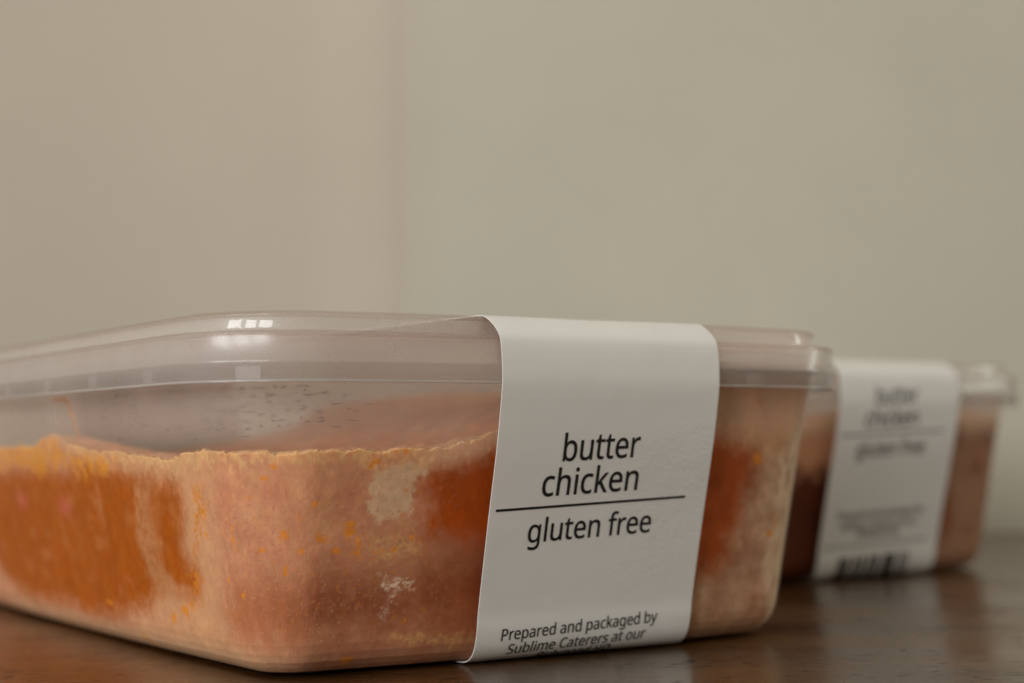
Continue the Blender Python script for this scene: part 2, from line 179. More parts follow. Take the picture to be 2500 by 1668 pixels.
def paper_mat():
    m, nt, out = mat('coated_label_paper'); v = objcoord(nt)
    col = ramp(nt, noise(nt, v, 60, 5, .6), [(.3, (.86, .86, .85)), (.7, (.90, .90, .89))])
    p = N(nt, 'ShaderNodeBsdfPrincipled'); L(nt, col, p.inputs['Base Color'])
    p.inputs['Roughness'].default_value = .42; p.inputs['Specular IOR Level'].default_value = .45
    f1 = noise(nt, v, 1500, 3, .6); f2 = noise(nt, v, 55, 3, .6)
    msk = ramp(nt, noise(nt, v, 32, 2, .5), [(.52, (0, 0, 0)), (.66, (1, 1, 1))])
    mu = N(nt, 'ShaderNodeMath', operation='MULTIPLY'); L(nt, f1, mu.inputs[0]); L(nt, msk, mu.inputs[1])
    b = N(nt, 'ShaderNodeBump', i_Strength=.35, i_Distance=.00025); L(nt, mu.outputs[0], b.inputs['Height'])
    b2 = N(nt, 'ShaderNodeBump', i_Strength=.18, i_Distance=.0015); L(nt, f2, b2.inputs['Height']); L(nt, b.outputs[0], b2.inputs['Normal'])
    L(nt, b2.outputs[0], p.inputs['Normal'])
    vo = N(nt, 'ShaderNodeTexVoronoi'); vo.inputs['Scale'].default_value = 75; L(nt, v, vo.inputs['Vector'])
    cs = N(nt, 'ShaderNodeSeparateXYZ'); L(nt, vo.outputs['Color'], cs.inputs[0])
    th = N(nt, 'ShaderNodeMapRange', i_1=.80, i_2=1.0, i_3=0.0, i_4=.045); L(nt, cs.outputs[0], th.inputs[0])
    lt = N(nt, 'ShaderNodeMath', operation='LESS_THAN'); L(nt, vo.outputs['Distance'], lt.inputs[0]); L(nt, th.outputs[0], lt.inputs[1])
    sm = N(nt, 'ShaderNodeMixRGB', i_Color2=(.32, .29, .25, 1)); L(nt, lt.outputs[0], sm.inputs[0]); L(nt, col, sm.inputs[1]); L(nt, sm.outputs[0], p.inputs['Base Color'])
    tl = N(nt, 'ShaderNodeBsdfTranslucent', i_Color=(.80, .77, .72, 1)); mx = N(nt, 'ShaderNodeMixShader', i_Fac=.22)
    L(nt, p.outputs[0], mx.inputs[1]); L(nt, tl.outputs[0], mx.inputs[2]); L(nt, mx.outputs[0], out.inputs[0]); return m
M_PAPER = paper_mat()
def simple(name, col, rough, spec=.5):
    m, nt, out = mat(name); v = objcoord(nt)
    c = ramp(nt, noise(nt, v, 900, 3), [(.3, tuple(x*.8 for x in col)), (.7, tuple(min(1, x*1.2) for x in col))])
    p = N(nt, 'ShaderNodeBsdfPrincipled'); L(nt, c, p.inputs['Base Color']); p.inputs['Roughness'].default_value = rough
    p.inputs['Specular IOR Level'].default_value = spec; L(nt, p.outputs[0], out.inputs[0]); return m
M_INK = simple('black_ink', (.012, .012, .012), .45, .3)

def food_mat(name):
    m, nt, out = mat(name); v = objcoord(nt)
    at = N(nt, 'ShaderNodeAttribute', attribute_name='col')
    vs = objcoord(nt, (1, 1, .85))
    n1 = noise(nt, vs, 620, 4, .62); n2 = noise(nt, vs, 170, 4, .6)
    s = N(nt, 'ShaderNodeMapRange', i_1=.3, i_2=.7, i_3=.92, i_4=1.09); L(nt, n1, s.inputs[0])
    s2 = N(nt, 'ShaderNodeMapRange', i_1=.3, i_2=.7, i_3=.92, i_4=1.08); L(nt, n2, s2.inputs[0])
    mm = N(nt, 'ShaderNodeMath', operation='MULTIPLY'); L(nt, s.outputs[0], mm.inputs[0]); L(nt, s2.outputs[0], mm.inputs[1])
    mx = N(nt, 'ShaderNodeVectorMath', operation='SCALE'); L(nt, at.outputs['Color'], mx.inputs[0]); L(nt, mm.outputs[0], mx.inputs['Scale'])
    p = N(nt, 'ShaderNodeBsdfPrincipled'); L(nt, mx.outputs[0], p.inputs['Base Color'])
    p.inputs['Roughness'].default_value = .5; p.inputs['Specular IOR Level'].default_value = .08
    p.inputs['Subsurface Weight'].default_value = .35; p.inputs['Subsurface Radius'].default_value = (1.0, .5, .25); p.inputs['Subsurface Scale'].default_value = .0022
    b = N(nt, 'ShaderNodeBump', i_Strength=.25, i_Distance=.0004); L(nt, n1, b.inputs['Height'])
    L(nt, b.outputs[0], p.inputs['Normal'])
    L(nt, p.outputs[0], out.inputs[0]); return m
M_FOOD = food_mat('frozen_curry')

def wood_mat():
    m, nt, out = mat('varnished_wood')
    v = objcoord(nt, (1, 1, 1), (0, 0, .30)); vg = objcoord(nt, (.16, 1, 1), (0, 0, .30))
    g1 = noise(nt, vg, 22, 6, .62); g2 = noise(nt, vg, 130, 4, .6); g3 = noise(nt, v, 9, 3, .5)
    ad = N(nt, 'ShaderNodeMath', operation='MULTIPLY_ADD', i_1=.30); L(nt, g2, ad.inputs[0]); L(nt, g1, ad.inputs[2])
    a3 = N(nt, 'ShaderNodeMath', operation='MULTIPLY_ADD', i_1=.35); L(nt, g3, a3.inputs[0]); L(nt, ad.outputs[0], a3.inputs[2])
    c = ramp(nt, a3.outputs[0], [(.66, (.022, .009, .002)), (.80, (.070, .030, .006)), (.98, (.13, .060, .014))])
    vp = objcoord(nt, (.45, 1, 1), (0, 0, .30))
    pn = N(nt, 'ShaderNodeMath', operation='MULTIPLY_ADD', i_1=.45); L(nt, noise(nt, v, 60, 2, .5), pn.inputs[0]); L(nt, noise(nt, vp, 900, 2, .5), pn.inputs[2])
    pores = ramp(nt, pn.outputs[0], [(.54, (.0, .0, .0)), (.60, (1, 1, 1))])
    pc = N(nt, 'ShaderNodeMixRGB', blend_type='MIX', i_Color1=(.006, .003, .001, 1)); L(nt, pores, pc.inputs[0]); L(nt, c, pc.inputs[2])
    p = N(nt, 'ShaderNodeBsdfPrincipled'); L(nt, pc.outputs[0], p.inputs['Base Color'])
    r = ramp(nt, g1, [(.35, (.24, .24, .24)), (.7, (.45, .45, .45))]); L(nt, r, p.inputs['Roughness'])
    p.inputs['IOR'].default_value = 1.45
    cr = ramp(nt, noise(nt, v, 16, 4, .6), [(.38, (.16, .16, .16)), (.64, (.34, .34, .34))]); L(nt, cr, p.inputs['Coat Roughness'])
    cw = N(nt, 'ShaderNodeMath', operation='MULTIPLY', i_1=.68); L(nt, pores, cw.inputs[0]); L(nt, cw.outputs[0], p.inputs['Coat Weight'])
    p.inputs['Specular IOR Level'].default_value = .22; p.inputs['Coat IOR'].default_value = 1.42
    bb = N(nt, 'ShaderNodeMath', operation='MULTIPLY', i_1=.8); L(nt, pores, bb.inputs[0])
    a2 = N(nt, 'ShaderNodeMath', operation='MULTIPLY_ADD', i_1=.5); L(nt, g2, a2.inputs[0]); L(nt, bb.outputs[0], a2.inputs[2])
    b = N(nt, 'ShaderNodeBump', i_Strength=.22, i_Distance=.0004); L(nt, a2.outputs[0], b.inputs['Height']); L(nt, b.outputs[0], p.inputs['Normal'])
    b2 = N(nt, 'ShaderNodeBump', i_Strength=.10, i_Distance=.0004); L(nt, a2.outputs[0], b2.inputs['Height']); L(nt, b2.outputs[0], p.inputs['Coat Normal'])
    L(nt, p.outputs[0], out.inputs[0]); return m
def wall_mat(name):
    """cooler green cream on the right, pinker cream on the left of the corner, roller-painted"""
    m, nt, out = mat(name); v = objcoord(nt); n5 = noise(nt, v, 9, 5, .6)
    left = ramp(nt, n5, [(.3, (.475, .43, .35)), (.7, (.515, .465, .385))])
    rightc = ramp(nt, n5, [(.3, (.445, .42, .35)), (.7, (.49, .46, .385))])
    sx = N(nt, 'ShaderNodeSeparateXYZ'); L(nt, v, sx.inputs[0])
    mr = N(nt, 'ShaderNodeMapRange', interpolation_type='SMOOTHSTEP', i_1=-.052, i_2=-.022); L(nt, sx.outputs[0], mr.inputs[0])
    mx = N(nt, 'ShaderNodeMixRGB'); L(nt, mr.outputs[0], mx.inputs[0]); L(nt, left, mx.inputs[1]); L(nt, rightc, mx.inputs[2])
    p = N(nt, 'ShaderNodeBsdfPrincipled'); L(nt, mx.outputs[0], p.inputs['Base Color']); p.inputs['Roughness'].default_value = .7
    b = N(nt, 'ShaderNodeBump', i_Strength=.15, i_Distance=.0006); L(nt, noise(nt, v, 350, 3), b.inputs['Height']); L(nt, b.outputs[0], p.inputs['Normal'])
    L(nt, p.outputs[0], out.inputs[0]); return m

# ---------------------------------------------------------------- mesh helpers
def link_mesh(name, verts, faces, m, parent=None, smooth=True):
    """verts in millimetres"""
    me = bpy.data.meshes.new(name)
    me.from_pydata((np.asarray(verts, float)*MM).tolist(), [], faces); me.update()
    if smooth: me.polygons.foreach_set('use_smooth', [True]*len(me.polygons))
    me.materials.append(m); o = bpy.data.objects.new(name, me); COL.objects.link(o)
    if parent: o.parent = parent
    return o
def shell(name, outer, inner, svals, m, parent, cap_lo=False, cap_hi=False):
    """closed wall of revolution-like section: outer and inner are lists of (offset, z) joined at both
    ends, or capped across the middle"""
    P, Nn = per_pt(svals); n = len(svals); V = []; F = []
    def rings(path):
        i0 = len(V)//n
        for o, z in path:
            q = P-o*Nn
            for i in range(n): V.append((q[i, 0], q[i, 1], z))
        return i0, i0+len(path)-1
    a0, a1 = rings(outer); b0, b1 = rings(inner)
    def band(r0, r1, flip=False):
        for i in range(n):
            j = (i+1) % n; f = (r0*n+i, r0*n+j, r1*n+j, r1*n+i); F.append(f[::-1] if flip else f)
    for r in range(a0, a1): band(r, r+1)
    for r in range(b0, b1): band(r, r+1, True)
    def cap(r, up):
        c = len(V); q = np.array(V[r*n:(r+1)*n]).mean(0); V.append((q[0], q[1], V[r*n][2]))
        for i in range(n):
            j = (i+1) % n; F.append((r*n+i, r*n+j, c) if up else (r*n+j, r*n+i, c))
    if cap_lo: cap(a0, False); cap(b0, True)
    else: band(b0, a0)
    if cap_hi: cap(a1, True); cap(b1, False)
    else: band(a1, b1)
    return link_mesh(name, V, F, m, parent)
def ssamples(arc=18, line=14):
    """perimeter positions, dense in the corners"""
    q = RC*math.pi/2; a = 2*(HX-RC); b = 2*(HY-RC); out = []; t = 0
    for L_, k in ((q/2, arc//2), (a, line), (q, arc), (b, line+6), (q, arc), (a, line), (q, arc), (b, line+6), (q/2, arc//2)):
        out += list(t+np.linspace(0, L_, k, endpoint=False)); t += L_
    return np.array(out)*PER/t
SV = ssamples()

# ---------------------------------------------------------------- sleeve surface
SLV = [(88, .10), (40, .10), (18, .10), (13.6, .16), (11.5, .8), (10.15, 2.2), (9.2, 4.6), (8.6, 7.5), (7.1, 13), (4.4, 22.5), (1.9, 31),
       (.5, 36.6), (-.28, 40.4), (-.42, 43.2), (-.32, 45.6), (-.02, 46.9), (.9, 48.1), (2.2, 49.1), (3.6, 49.85), (5.2, 50.08), (8, 50.1), (40, 50.1), (88, 50.1)]
def catmull(pts, step=.3):
    P = np.array(pts, float); out = []
    for i in range(len(P)-1):
        p0, p1, p2, p3 = P[max(i-1, 0)], P[i], P[i+1], P[min(i+2, len(P)-1)]
        L_ = np.linalg.norm(p2-p1)
        if L_ > 15: out.append(p1); continue
        m1 = (p2-p0)/(np.linalg.norm(p2-p1)+np.linalg.norm(p1-p0)+1e-9)*L_ if i > 0 else p2-p1
        m2 = (p3-p1)/(np.linalg.norm(p3-p2)+np.linalg.norm(p2-p1)+1e-9)*L_ if i < len(P)-2 else p2-p1
        # keep long flat runs from bending the short ones
        for t in np.linspace(0, 1, max(2, int(L_/step)), endpoint=False):
            out.append((2*t**3-3*t*t+1)*p1+(t**3-2*t*t+t)*m1+(-2*t**3+3*t*t)*p2+(t**3-t*t)*m2)
    out.append(P[-1]); return np.array(out)
SP = catmull(SLV)
ST = np.concatenate([[0], np.cumsum(np.linalg.norm(np.diff(SP, axis=0), axis=1))])
ST -= ST[np.argmin(np.abs(SP[:, 1]-7.5)+np.abs(SP[:, 0]-8.6))]-7.957           # t = 0 at the lower fold
SKEW = .036; SX = 2.3; SHALF = 19.9                                       # sleeve turn, centre, half width (mm)
def slv(a, t, lift=0.):
    """sleeve coordinates -> local point: a across, t up the paper from the lower fold, front end"""
    a = np.asarray(a, float); t = np.asarray(t, float); tt = t+SKEW*a
    o = np.interp(tt, ST, SP[:, 0]); z = np.interp(tt, ST, SP[:, 1])
    e = .15; do = np.interp(tt+e, ST, SP[:, 0])-np.interp(tt-e, ST, SP[:, 0]); dz = np.interp(tt+e, ST, SP[:, 1])-np.interp(tt-e, ST, SP[:, 1])
    k = np.hypot(do, dz)+1e-9; no, nz = -dz/k, do/k                       # outward (o decreases outward)
    o = o+no*lift; z = z+nz*lift
    x = SX+a-SKEW*(tt-44)
    return np.stack([x, -(HY-o), z], -1)

def make_sleeve(parent):
    tf = ST; na = 9; A = np.linspace(-SHALF-.1, SHALF-.8, na); V = []; F = []
    # the loop: front half then the mirrored back half
    loop = [(-(HY-o), z, t) for (o, z), t in zip(SP, ST)]
    tt0 = loop[-1][2]
    back = [((HY-o), z, tt0-(t-loop[0][2])) for (o, z), t in list(zip(SP, ST))[::-1]][1:-1]
    rows = loop+back; th = .16
    # outward normals in the y-z plane
    yz = np.array([(r[0], r[1]) for r in rows]); T = np.roll(yz, -1, 0)-np.roll(yz, 1, 0)
    nn = np.stack([-T[:, 1], T[:, 0]], 1); nn /= np.linalg.norm(nn, axis=1)[:, None]
    if (nn[len(loop)//2] @ np.array([-1, 0])) < 0: nn = -nn
    nr = len(rows); sides = []
    for layer, off in ((0, 0.0), (1, -th)):
        for r in range(nr):
            y, z = yz[r]+nn[r]*off; ttv = rows[r][2] if r < len(loop) else ST[-1]-0*rows[r][2]
            if r < len(loop): sh = -SKEW*(ttv-44)
            else:
                f = (r-len(loop)+1)/(len(back)+1); sh = -SKEW*(ST[-1]-44)*(1-f)+(-SKEW*(ST[0]-44))*f
            for a in A: V.append((SX+a+sh, y, z))
    def vid(l, r, i): return (l*nr+(r % nr))*na+i
    for r in range(nr):
        for i in range(na-1):
            F.append((vid(0, r, i), vid(0, r, i+1), vid(0, r+1, i+1), vid(0, r+1, i)))
            F.append((vid(1, r, i), vid(1, r+1, i), vid(1, r+1, i+1), vid(1, r, i+1)))
        F.append((vid(0, r, 0), vid(0, r+1, 0), vid(1, r+1, 0), vid(1, r, 0)))
        F.append((vid(0, r, na-1), vid(1, r, na-1), vid(1, r+1, na-1), vid(0, r+1, na-1)))
    o = link_mesh('label_sleeve', V, F, M_PAPER, parent)
    me = o.data; bm = bmesh.new(); bm.from_mesh(me); bmesh.ops.recalc_face_normals(bm, faces=bm.faces)
    for e in bm.edges:
        if len(e.link_faces) == 2 and e.calc_face_angle(0) > .9: e.smooth = False
    bm.to_mesh(me); bm.free()
    return o

def bend_to_sleeve(bm, dt, lift=.05, maxlen=.55):
    for _ in range(6):
        es = [e for e in bm.edges if abs(e.verts[0].co.y-e.verts[1].co.y) > maxlen]
        if not es: break
        bmesh.ops.subdivide_edges(bm, edges=es, cuts=1)
        bmesh.ops.triangulate(bm, faces=bm.faces[:])
    co = np.array([v.co[:] for v in bm.verts])
    p = slv(co[:, 0], co[:, 1]+dt, lift+co[:, 2])
    for v, q in zip(bm.verts, p): v.co = Vector(q)*MM

def text_bm(txt, cx, base, width, em):
    """outline lettering, em = line scale in mm per glyph unit*1000, fitted to the width"""
    adv = sum(GLYPHS[c][0] for c in txt)/1000; k = width/adv; x = cx-width/2
    cu = bpy.data.curves.new('t', 'CURVE'); cu.dimensions = '2D'; cu.fill_mode = 'BOTH'
    for c in txt:
        a, sp = GLYPHS[c]
        for s in sp:
            q = cu.splines.new('POLY'); q.points.add(len(s)-1)
            for p, (gx, gy) in zip(q.points, s): p.co = (x+gx/1000*k, base+gy/1000*em, 0, 1)
            q.use_cyclic_u = True
        x += a/1000*k
    loops = [[(p.co[0], p.co[1]) for p in q.points] for q in cu.splines]
    ob = bpy.data.objects.new('t', cu); COL.objects.link(ob)
    dg = bpy.context.evaluated_depsgraph_get(); me = bpy.data.meshes.new_from_object(ob.evaluated_get(dg))
    bm = bmesh.new(); bm.from_mesh(me); bmesh.ops.triangulate(bm, faces=bm.faces[:])
    bpy.data.objects.remove(ob); bpy.data.curves.remove(cu); bpy.data.meshes.remove(me)
    # printed edge of the letters: ink spread
    w = .0048*em+.008
    for lp in loops:
        for (x0, y0), (x1, y1) in zip(lp, lp[1:]+lp[:1]):
            l = math.hypot(x1-x0, y1-y0)
            if l < 1e-5: continue
            dx, dy = (x1-x0)/l*w, (y1-y0)/l*w
            bm.faces.new([bm.verts.new(p) for p in ((x0-dx*.6+dy, y0-dy*.6-dx, .004), (x1+dx*.6+dy, y1+dy*.6-dx, .004), (x1+dx*.6-dy, y1+dy*.6+dx, .004), (x0-dx*.6-dy, y0-dy*.6+dx, .004))])
    return bm
def rect_bm(rects):
    bm = bmesh.new()
    for x0, y0, x1, y1 in rects:
        bm.faces.new([bm.verts.new((x, y, 0)) for x, y in ((x0, y0), (x1, y0), (x1, y1), (x0, y1))])
    return bm
def print_part(name, bm, parent, dt, label=None):
    bend_to_sleeve(bm, dt)
    me = bpy.data.meshes.new(name); bm.to_mesh(me); bm.free(); me.materials.append(M_INK)
    o = bpy.data.objects.new(name, me); COL.objects.link(o); o.parent = parent
    if label: o['label'] = label
    return o
#   text, centre a, baseline t, width, em scale
LINES = [('butter', -1.95, 30.9, 14.1, 8.2), ('chicken', -2.95, 25.75, 17.7, 8.2), ('gluten free', -2.0, 18.9, 22.5, 7.2),
         ('Prepared and packaged by', -1.75, 4.3, 28.4, 3.7), ('Sublime Caterers at our', -1.8, 1.75, 25.0, 3.7),
         ('Richmond HQ', -1.7, -.45, 13.4, 3.7)]
def print_all(sleeve, dt):
    for txt, a, t, w, em in LINES:
        print_part('printed_text', text_bm(txt, a, t, w, em), sleeve, dt, 'black printed words "%s"' % txt)
    print_part('printed_rule', rect_bm([(-19.0, 23.90, 15.0, 24.28)]), sleeve, dt, 'thin black rule under "chicken"')
    print_part('printed_rule', rect_bm([(-19.0, -2.45, 15.0, -2.15)]), sleeve, dt, 'thin black rule above the barcode')
    x = -13.3; bars = []
    for ch in '2111421132311214213111241141231131214211221113241112':
        k = len(bars)  # widths alternate bar, gap
        w = .23*int(ch)
        if k % 2: w *= .8
        bars.append((x-.04, -16.5, x+w+.04, -4.9)); x += w+(.9 if k in (9, 19, 29, 41) else 0)
    bars = bars[::2]
    print_part('barcode', rect_bm(bars), sleeve, dt)

# ---------------------------------------------------------------- the container
def make_container(c, yaw, dt):
    root = bpy.data.objects.new('food_container', None); COL.objects.link(root)
    root.empty_display_size = .02; root.location = (c[0]*MM, c[1]*MM, 0.00012); root.rotation_euler = (0, 0, yaw)
    th = .30
    inner = [(o+th, max(z, .2)+(0 if z > 5 else .3*(5-z)/5)) for o, z in BODY]
    outer = BODY[::-1]; inner = inner[::-1]
    body = shell('tub', outer, inner, SV, M_BODY, root, cap_lo=True)
    lo = [(0, 40.3), (0, 42.5), (-.22, 42.75), (-.22, 43.1), (0, 43.35), (0, 46.4), (.12, 46.8), (.5, 47.0), (2.7, 47.1), (3.0, 47.3),
          (3.1, 47.7), (3.15, 49.0), (3.4, 49.5), (3.9, 49.75), (6.6, 49.75), (7.1, 49.5), (7.35, 49.0), (7.5, 47.9), (7.8, 47.5), (8.4, 47.4)]
    li = [(.65, 40.3), (.65, 46.1), (1.0, 46.4), (3.3, 46.5), (3.65, 46.8), (3.75, 48.9), (4.1, 49.15), (6.4, 49.15), (6.8, 48.8), (6.95, 47.4), (7.4, 46.9), (8.4, 46.8)]
    lid = shell('lid', lo, li, SV, M_LID, root, cap_hi=True)
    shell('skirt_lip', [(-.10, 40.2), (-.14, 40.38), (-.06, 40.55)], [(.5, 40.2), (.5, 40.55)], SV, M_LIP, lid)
    shell('lid_step_shade', [(-.05, 46.35), (-.02, 46.85), (.25, 47.08)], [(.6, 46.3), (.75, 46.75)], SV, M_STEP_SHADE, lid)  # added tinted ring; the step's shadow line is put into its colour
    shell('lid_step_shade', [(2.95, 49.1), (3.05, 49.55), (3.6, 49.9)], [(3.6, 49.1), (3.8, 49.5)], SV, M_STEP_SHADE, lid)
    # locking tabs under the lid skirt, all round
    V0, F0 = [], []
    for k in range(int(PER//20.5)):
        s0 = k*PER/int(PER//20.5)+1.2; ss = np.array([s0-1.7, s0-.6, s0+.6, s0+1.7]); P, Nn = per_pt(ss); V = []
        for o in (-.12, .5):
            for z in (40.55, 42.35):
                q = P-o*Nn
                V += [(q[i, 0], q[i, 1], z) for i in range(4)]
        F = []
        for i in range(3):
            F += [(i, i+1, 5+i, 4+i), (8+i, 12+i, 13+i, 9+i), (4+i, 5+i, 13+i, 12+i), (i, 8+i, 9+i, 1+i)]
        F += [(0, 4, 12, 8), (3, 11, 15, 7)]
        link_mesh('lid_tab', V, F, M_TAB, lid, smooth=False)
    sl = make_sleeve(root); print_all(sl, dt)
    return root

# ---------------------------------------------------------------- frozen curry
""" colours are what the frozen sauce, frost and fat themselves look like """
SAUCE = np.array([.43, .096, .0]); SAUCE_D = np.array([.42, .070, .0]); FROST = np.array([.68, .34, .20])
PINK = np.array([.54, .215, .13]); CREAM = np.array([.80, .48, .20]); YEL = np.array([.80, .27, .01]); ICE = np.array([.80, .62, .50])
PALE = np.array([.70, .52, .38])
PL = {
'sauce_left': [(-124, 27.2), (-111.8, 27.4), (-97.5, 27.8), (-84.2, 28.4), (-73.0, 27.4), (-61.5, 29.2), (-52.0, 28.6), (-41.2, 28.0), (-34.8, 27.2), (-24.5, 26.6), (-24.2, 21.6), (-26.5, 17.2), (-25.0, 15.4), (-22.0, 13.6), (-23.2, 10.2), (-28.5, 10.2), (-34.2, 11.6), (-42.8, 7.8), (-51.0, 6.2), (-60.0, 4.6), (-72.8, 3.6), (-76.2, 5.2), (-105.2, 4.6), (-112.2, 5.8), (-118.0, 7.8), (-126, 12)],
'streak': [(-41.2, 26.0), (-35.0, 26.2), (-37.2, 21.2), (-35.0, 18.0), (-35.5, 14.8), (-32.5, 11.8), (-31.0, 10.0), (-36.8, 9.6), (-41.0, 11.8), (-42.0, 15.2), (-43.2, 19.0)],
'streak2': [(-58.5, 26.6), (-57.2, 26.6), (-56.8, 20.0), (-58.2, 19.8)],
'yellow_left': [(-118, 31), (-109.2, 31.8), (-99.5, 33.8), (-88.0, 33.0), (-81.5, 33.8), (-71.0, 33.8), (-71.2, 31.0), (-60.8, 31.0), (-53.0, 30.6), (-45.8, 29.8), (-52.2, 28.0), (-62.5, 26.8), (-72.5, 28.8), (-85.0, 27.2), (-96.8, 28.8), (-118, 27.4)],
'yellow_streak': [(-19.2, 26.8), (-17.0, 26.8), (-15.8, 24.4), (-17.2, 22.6), (-20.0, 18.8), (-21.2, 15.6), (-23.2, 15.4), (-21.0, 21.8), (-21.0, 24.2)],
'yellow_streak_b': [(-27.0, 14.0), (-22.5, 14.2), (-22.0, 12.4), (-24.0, 9.8), (-28.5, 7.0), (-29.8, 7.8), (-25.2, 10.4), (-25.2, 12.6)],
'sauce_right': [(60, 32), (40.2, 31.0), (36.0, 29.4), (31.2, 28.2), (29.2, 27.4), (28.8, 25.2), (31.0, 23.0), (30.0, 21.0), (30.5, 19.0), (34.5, 18.6), (38.8, 18.2), (60, 18)],
'sauce_right_dim': [(60, 17), (39.8, 16.8), (34.8, 15.8), (30.5, 15.4), (26.8, 13.8), (21.5, 14.6), (13.2, 14.4), (10.0, 11.4), (4.0, 10.2), (7.0, 7.2), (15.8, 5.2), (24.2, 5.2), (29.2, 5.6), (39.5, 5.2), (60, 6)],
'sauce_mid': [(-8.0, 13.2), (1.5, 13.8), (7.0, 11.4), (10.5, 7.2), (3.5, 4.8), (-13.0, 5.8), (-15.8, 9.2)],
'patch': [(21.2, 28.2), (25.5, 29.2), (29.2, 29.6), (29.2, 27.4), (27.2, 25.2), (27.2, 22.2), (24.5, 21.8), (21.8, 21.0), (20.8, 23.6), (20.5, 25.8)],
'ice': [(22.8, 13.6), (24.5, 13.0), (26.0, 13.6), (28.2, 13.4), (28.2, 11.8), (25.2, 11.6), (24.2, 9.6), (24.2, 7.8), (23.9, 7.8), (24.5, 10.8), (23.0, 12.6)],
'fatband': [(25.2, 5.2), (31.2, 5.0), (36.0, 4.4), (42.5, 4.0), (42.5, 3.4), (33.2, 3.6), (28.0, 3.8), (25.2, 4.6)],
'fatmid': [(20.8, 18.6), (24.8, 19.0), (28.0, 19.2), (29.2, 17.2), (27.8, 16.2), (22.8, 16.6)],
'scratch': [(31.0, 17.2), (39.2, 16.6), (39.5, 16.0), (31.0, 16.6)],
'r_dark': [(70, 36), (81.8, 33.4), (84.5, 33.0), (88.5, 30.8), (91.5, 29.4), (91.2, 25.6), (90.0, 22.8), (89.2, 18.6), (87.8, 16.4), (88.0, 13.8), (85.2, 11.8), (81.8, 11.0), (70, 10)],
'r_light': [(118, 37), (103, 35.0), (97.0, 29), (95.5, 21), (97.0, 14.2), (97.5, 6), (104, 0), (125, 0), (125, 37)],
}
FLECKS = [(18.0, 20.2, .7, 1.3), (19.4, 18.0, .6, 1.2), (13.8, 19.0, .9, .5), (13.0, 19.8, .4, .6), (5.0, 19.8, 1.2, .7), (-1.0, 17.6, .6, .5), (9.0, 17.4, .6, .5),
          (16.0, 17.4, .6, .4), (-17.8, 19.4, .5, .5), (2.8, 29.0, .7, .4), (25.8, 31.0, .6, .5), (21.2, 29.4, .3, .9), (-7.8, 19.0, .3, .9), (5.0, 15.0, .5, .9),
          (19.8, 16.8, .3, .8), (1.0, 27.4, .5, .3), (-7.8, 2.0, .5, .5), (19.5, 1.9, .8, .7), (-29.0, 7.8, 1.0, .9), (-6.2, 11.4, .4, .4), (-12.0, 13.4, .4, .3),
          (22.5, 17.0, .5, .4), (24.8, 17.2, .5, .4), (27.5, 18.8, .4, .4), (-7.2, 20.6, .3, .6), (-48.8, 1.8, 1.2, 1.2), (91.8, 29.0, .9, .9), (99.2, 18.6, .6, .9),
          (91.2, 38.2, 1.2, .7), (96.8, 16.8, .7, .7), (-60, 7, .9, .5), (-34, 6.5, .8, .8), (-3, 25, .3, .6), (12, 24, .4, .5), (8, 22, .5, .6)]

def smin(a, b, k): return a*(1-k)+b*k
def height(x, y, kind, seed):
    """top of the frozen block (mm) over the base at local x, y"""
    if kind == 0:
        h = 30.6+2.2*sstep(-24, -14, x)*sstep(0, 1, 1)*sstep(70, 20, y+88)
        h = h+11.5*sstep(-4, 26, x)*(1-.75*sstep(34, 78, y))
        h = h+3.0*np.exp(-((y-(-88+83))/13.)**2)*sstep(-30, -52, x)+1.0*np.exp(-((y-25)/14.)**2)*sstep(-30, -52, x)
        h = h-.9*np.exp(-((y+50)/10.)**2)*sstep(-40, -56, x)
        h = h+.9*np.exp(-((x+30)/12.)**2)*sstep(-60, -75, y)
    else:
        h = 33.5+4.0*sstep(-30, 0, x)+1.5*np.sin(x*.07+y*.05)
    w = 1.6*(fbm(x*.06+9, y*.06+3, seed, 3)-.5)+1.1*(fbm(x*.5, y*.5, seed+5, 3)-.5)
    ins = np.clip(np.minimum(HX-np.abs(x), HY-np.abs(y))-5, 0, 30)/30
    return h+w+2.5*ins*(fbm(x*.1, y*.1, seed+7, 3)-.5)-1.2*ins

